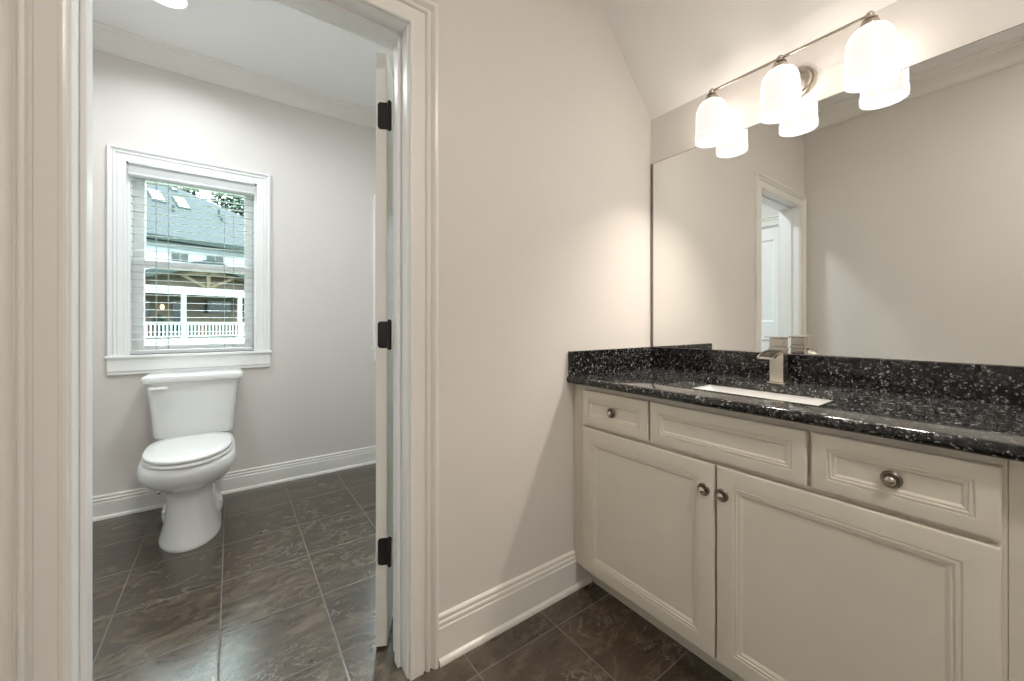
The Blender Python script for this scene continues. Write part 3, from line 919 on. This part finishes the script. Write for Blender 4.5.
# ------------------------------------------------------------------ outdoors: ground, house across the lawn, trees
o = MB().box(-60, 60, YB + .3, 90, -.45, -.25).build('ground', 'grass', None, 0); o['kind'] = 'structure'
P0 = Vector((-2.614, 25.332, 0)); HA = radians(20.5)
E_ = Vector((cos(HA), sin(HA), 0)); N_ = Vector((-sin(HA), cos(HA), 0))
hs = thing('house', 'white house with grey shingle roof, skylights and open timber-gabled porch seen through the window', 'house', P0, HA)
def hb(name, mat, parent=None, smooth=18, **k): pass
def hp(mb, name, mat, parent=None, smooth=18): return mb.build(name, mat, parent or hs, smooth)
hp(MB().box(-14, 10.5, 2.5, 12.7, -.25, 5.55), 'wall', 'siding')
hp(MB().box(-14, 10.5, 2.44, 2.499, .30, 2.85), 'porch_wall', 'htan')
sl = (9.95 - 5.72) / (7.6 - 1.95)
mb = MB()
def hip(d):
    q = [(-14.5, 1.95, 5.76), (11.0, 1.95, 5.76), (11.0, 13.25, 5.76), (-14.5, 13.25, 5.76), (-14.5, 7.6, 9.99), (2.5, 7.6, 9.99)]
    return [mb.bm.verts.new((x, y, z + d)) for x, y, z in q]
hi, lo_ = hip(0), hip(-.14)
for f in ((0, 1, 5, 4), (1, 2, 5), (2, 3, 4, 5)):
    mb.bm.faces.new([hi[i] for i in f]); mb.bm.faces.new([lo_[i] for i in reversed(f)])
for i, j in ((0, 1), (1, 2), (2, 3), (3, 4), (4, 0)):
    mb.bm.faces.new((hi[i], lo_[i], lo_[j], hi[j]))
roof = hp(mb, 'roof', 'roof')
hp(MB().box(-14.5, 11.0, 1.85, 1.96, 5.50, 5.72).box(-14.5, 11.0, 1.96, 2.52, 5.50, 5.56), 'gutter', 'hgreen')
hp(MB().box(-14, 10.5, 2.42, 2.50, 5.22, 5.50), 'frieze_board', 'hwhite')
for s0, s1, k0, k1 in ((.80, 1.44, 5.2, 6.35), (1.93, 2.53, 5.0, 6.1), (2.15, 2.42, 6.95, 7.35)):
    mb = MB()
    def rz_(k): return 5.76 + sl * (k - 1.95)
    b2 = []
    mb.loft([[Vector((s0, k0, rz_(k0) + d)), Vector((s1, k0, rz_(k0) + d)), Vector((s1, k1, rz_(k1) + d)), Vector((s0, k1, rz_(k1) + d))] for d in (-.02, .10)])
    skl = hp(mb, 'skylight', 'hgreen', roof)
    mb = MB(); g = .05
    mb.loft([[Vector((s0 + g, k0 + g, rz_(k0 + g) + d)), Vector((s1 - g, k0 + g, rz_(k0 + g) + d)), Vector((s1 - g, k1 - g, rz_(k1 - g) + d)), Vector((s0 + g, k1 - g, rz_(k1 - g) + d))] for d in (.09, .125)])
    hp(mb, 'skylight_pane', 'sky_glass')
for s, k, h in ((1.55, 4.5, .35), (3.95, 4.9, .45), (3.9, 4.35, .25)):
    hp(MB().tube([(s, k, 5.76 + sl * (k - 1.95) - .05), (s, k, 5.76 + sl * (k - 1.95) + h)], .07, 10), 'vent_pipe', 'hgreen')
for s0, s1, z0, z1 in ((.90, 1.64, 4.50, 5.02), (2.48, 3.31, 4.55, 5.06), (-.95, -.2, 4.50, 5.02)):
    f = hp(MB().box(s0 - .06, s1 + .06, 2.44, 2.52, z0 - .06, z1 + .06), 'window', 'hwhite')
    mb = MB().box(s0, s1, 2.43, 2.46, z0, z1)
    hp(mb, 'pane', 'hglass', f)
    sm = (s0 + s1) / 2
    hp(MB().box(sm - .008, sm + .008, 2.415, 2.44, z0, z1), 'muntin', 'hwhite', f)
for s0, s1, z0, z1 in ((-.75, .04, 1.45, 2.32), (.95, 1.30, .7, 2.35), (2.29, 3.67, 1.70, 2.42)):
    f = hp(MB().box(s0 - .05, s1 + .05, 2.42, 2.45, z0 - .05, z1 + .05), 'window', 'htan')
    hp(MB().box(s0, s1, 2.41, 2.435, z0, z1), 'pane', 'hglass', f)
# porch
hp(MB().box(-5.2, 8.4, -.12, 2.44, .16, .32), 'porch_floor', 'hwhite')
hp(MB().box(-5.2, 8.4, -.10, 0.0, -.25, .16), 'porch_skirt', 'hwhite')
hp(MB().box(-5.2, 8.4, -.08, .10, 2.56, 2.95, .01), 'porch_beam', 'hwhite')
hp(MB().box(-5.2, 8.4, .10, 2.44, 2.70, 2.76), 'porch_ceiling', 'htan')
posts = [-4.26, -1.77, .72, 3.21, 5.70, 8.19]
for s in posts:
    hp(MB().box(s - .095, s + .095, -.085, .105, .32, 2.56, .01).box(s - .12, s + .12, -.11, .13, .32, .50, .01), 'porch_post', 'hwhite')
for a, b_ in zip(posts, posts[1:]):
    if b_ < -1 or a > 4: continue
    rail = hp(MB().box(a + .095, b_ - .095, -.03, .05, 1.10, 1.18, .005).box(a + .095, b_ - .095, -.02, .04, .42, .49, .005), 'railing', 'hwhite')
    n = 15
    for i in range(n):
        s = a + .095 + (b_ - a - .19) * (i + .5) / n
        hp(MB().box(s - .030, s + .030, -.012, .032, .49, 1.10), 'baluster', 'hwhite', rail)
# porch gable with an arched timber truss
ga, gz, gh = 1.75, 4.30, 4.2       # apex s, apex z, half span
gl_ = .33
mb = MB()
pr = [(ga - gh, gz - gl_ * gh), (ga, gz), (ga + gh, gz - gl_ * gh), (ga + gh, gz - gl_ * gh + .16), (ga, gz + .16), (ga - gh, gz - gl_ * gh + .16)]
mb.loft([[Vector((s, k, z)) for s, z in pr] for k in (-.40, 2.5)])
hp(mb, 'porch_roof', 'roof')
mb = MB()
pr = [(ga - gh + .3, 2.95), (ga + gh - .3, 2.95), (ga + gh - .3, gz - gl_ * (gh - .3) - .01), (ga, gz - .01), (ga - gh + .3, gz - gl_ * (gh - .3) - .01)]
mb.loft([[Vector((s, k, z)) for s, z in pr] for k in (.45, .50)])
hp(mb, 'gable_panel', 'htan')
def plank(mb, a, b, wd, k0=-.06, k1=.08):
    a, b = Vector((a[0], 0, a[1])), Vector((b[0], 0, b[1])); d = (b - a).normalized(); n = Vector((-d.z, 0, d.x)) * wd / 2
    mb.loft([[p + Vector((0, k, 0)) for p in (a - n, b - n, b + n, a + n)] for k in (k0, k1)])
mb = MB()
arc_ = [(ga + 3.3 * t, 2.98 + .72 * (1 - t * t)) for t in [-1 + 2 * i / 20 for i in range(21)]]
for p, q in zip(arc_, arc_[1:]): plank(mb, p, q, .16)
hp(mb, 'arched_chord', 'timber')
mb = MB(); plank(mb, (ga, 2.95), (ga, gz - .05), .16); hp(mb, 'king_post', 'timber')
for sg in (-1, 1):
    mb = MB(); plank(mb, (ga + sg * .1, 3.0), (ga + sg * 1.5, gz - gl_ * 1.5 - .05), .14, -.03, .05); hp(mb, 'brace', 'timber')
    mb = MB(); plank(mb, (ga, gz - .10), (ga + sg * (gh - .05), gz - gl_ * (gh - .05) - .10), .18, -.42, -.36); hp(mb, 'barge_board', 'hgreen')
mb = MB().lathe([(.02, 2.12), (.07, 2.08), (.09, 1.95), (.05, 1.86), (.01, 1.84)], (.49, 2.32, 0), n=12, cap0=True, cap1=True)
hp(mb, 'porch_lantern', 'lantern')
mb = MB().lathe([(.10, .32), (.16, .75), (.17, .80), (.12, .80)], (.24, 1.9, 0), n=16, cap0=True, cap1=True)
tag(mb.build('planter', 'pot', None), 'dark planter with a bushy plant standing on the porch of the house', 'planter')
pl_ = bpy.data.objects['planter']; pl_.matrix_world = Matrix.Translation(P0) @ Matrix.Rotation(HA, 4, 'Z')
rnd = random.Random(4)
def leaves(n, centre_fn, size):
    mb = MB()
    for i in range(n):
        c = centre_fn(); a = rnd.random() * 2 * pi; b_ = rnd.uniform(-1, 1)
        u = Vector((cos(a), sin(a), b_ * .6)).normalized(); v = u.cross(Vector((rnd.uniform(-1, 1), rnd.uniform(-1, 1), 1))).normalized()
        sz = size * rnd.uniform(.6, 1.3)
        p = [c - u * sz, c + v * sz * .45, c + u * sz, c - v * sz * .45]
        mb.bm.faces.new([mb.bm.verts.new(q) for q in p])
    return mb
def ball(c, rx, rz):
    c = Vector(c)
    def f():
        while True:
            q = Vector((rnd.uniform(-1, 1), rnd.uniform(-1, 1), rnd.uniform(-1, 1)))
            if q.length < 1: return c + Vector((q.x * rx, q.y * rx, q.z * rz))
    return f
leaves(160, ball((.24, 1.9, 1.15), .28, .42), .10).build('plant', 'leaf', pl_, 0)
def tree(s, k, h, crown_r, n, label):
    p = P0 + E_ * s + N_ * k
    t = thing('tree', label, 'tree', (p.x, p.y, -.25), 0, 'trees beyond the house')
    MB().tube([(0, 0, 0), (.1, 0, h * .3), (.05, .1, h * .55), (.2, .1, h * .8)], [.32, .24, .17, .07], 10).build('trunk', 'bark', t, 60)
    blobs = [(rnd.uniform(-1, 1) * crown_r * .75, rnd.uniform(-1, 1) * crown_r * .75, h * rnd.uniform(.50, .95)) for _ in range(9)]
    fs = [ball(b_, crown_r * .48, crown_r * .38) for b_ in blobs]
    leaves(n, lambda: fs[rnd.randrange(len(fs))](), .26).build('foliage', 'leaf', t, 0)
tree(4.7, 19.5, 17.6, 3.0, 2600, 'leafy tree just topping the roof ridge, left of the other tree')
tree(9.6, 20.0, 16.5, 3.8, 3200, 'bushy tree over the sloping right end of the grey roof')
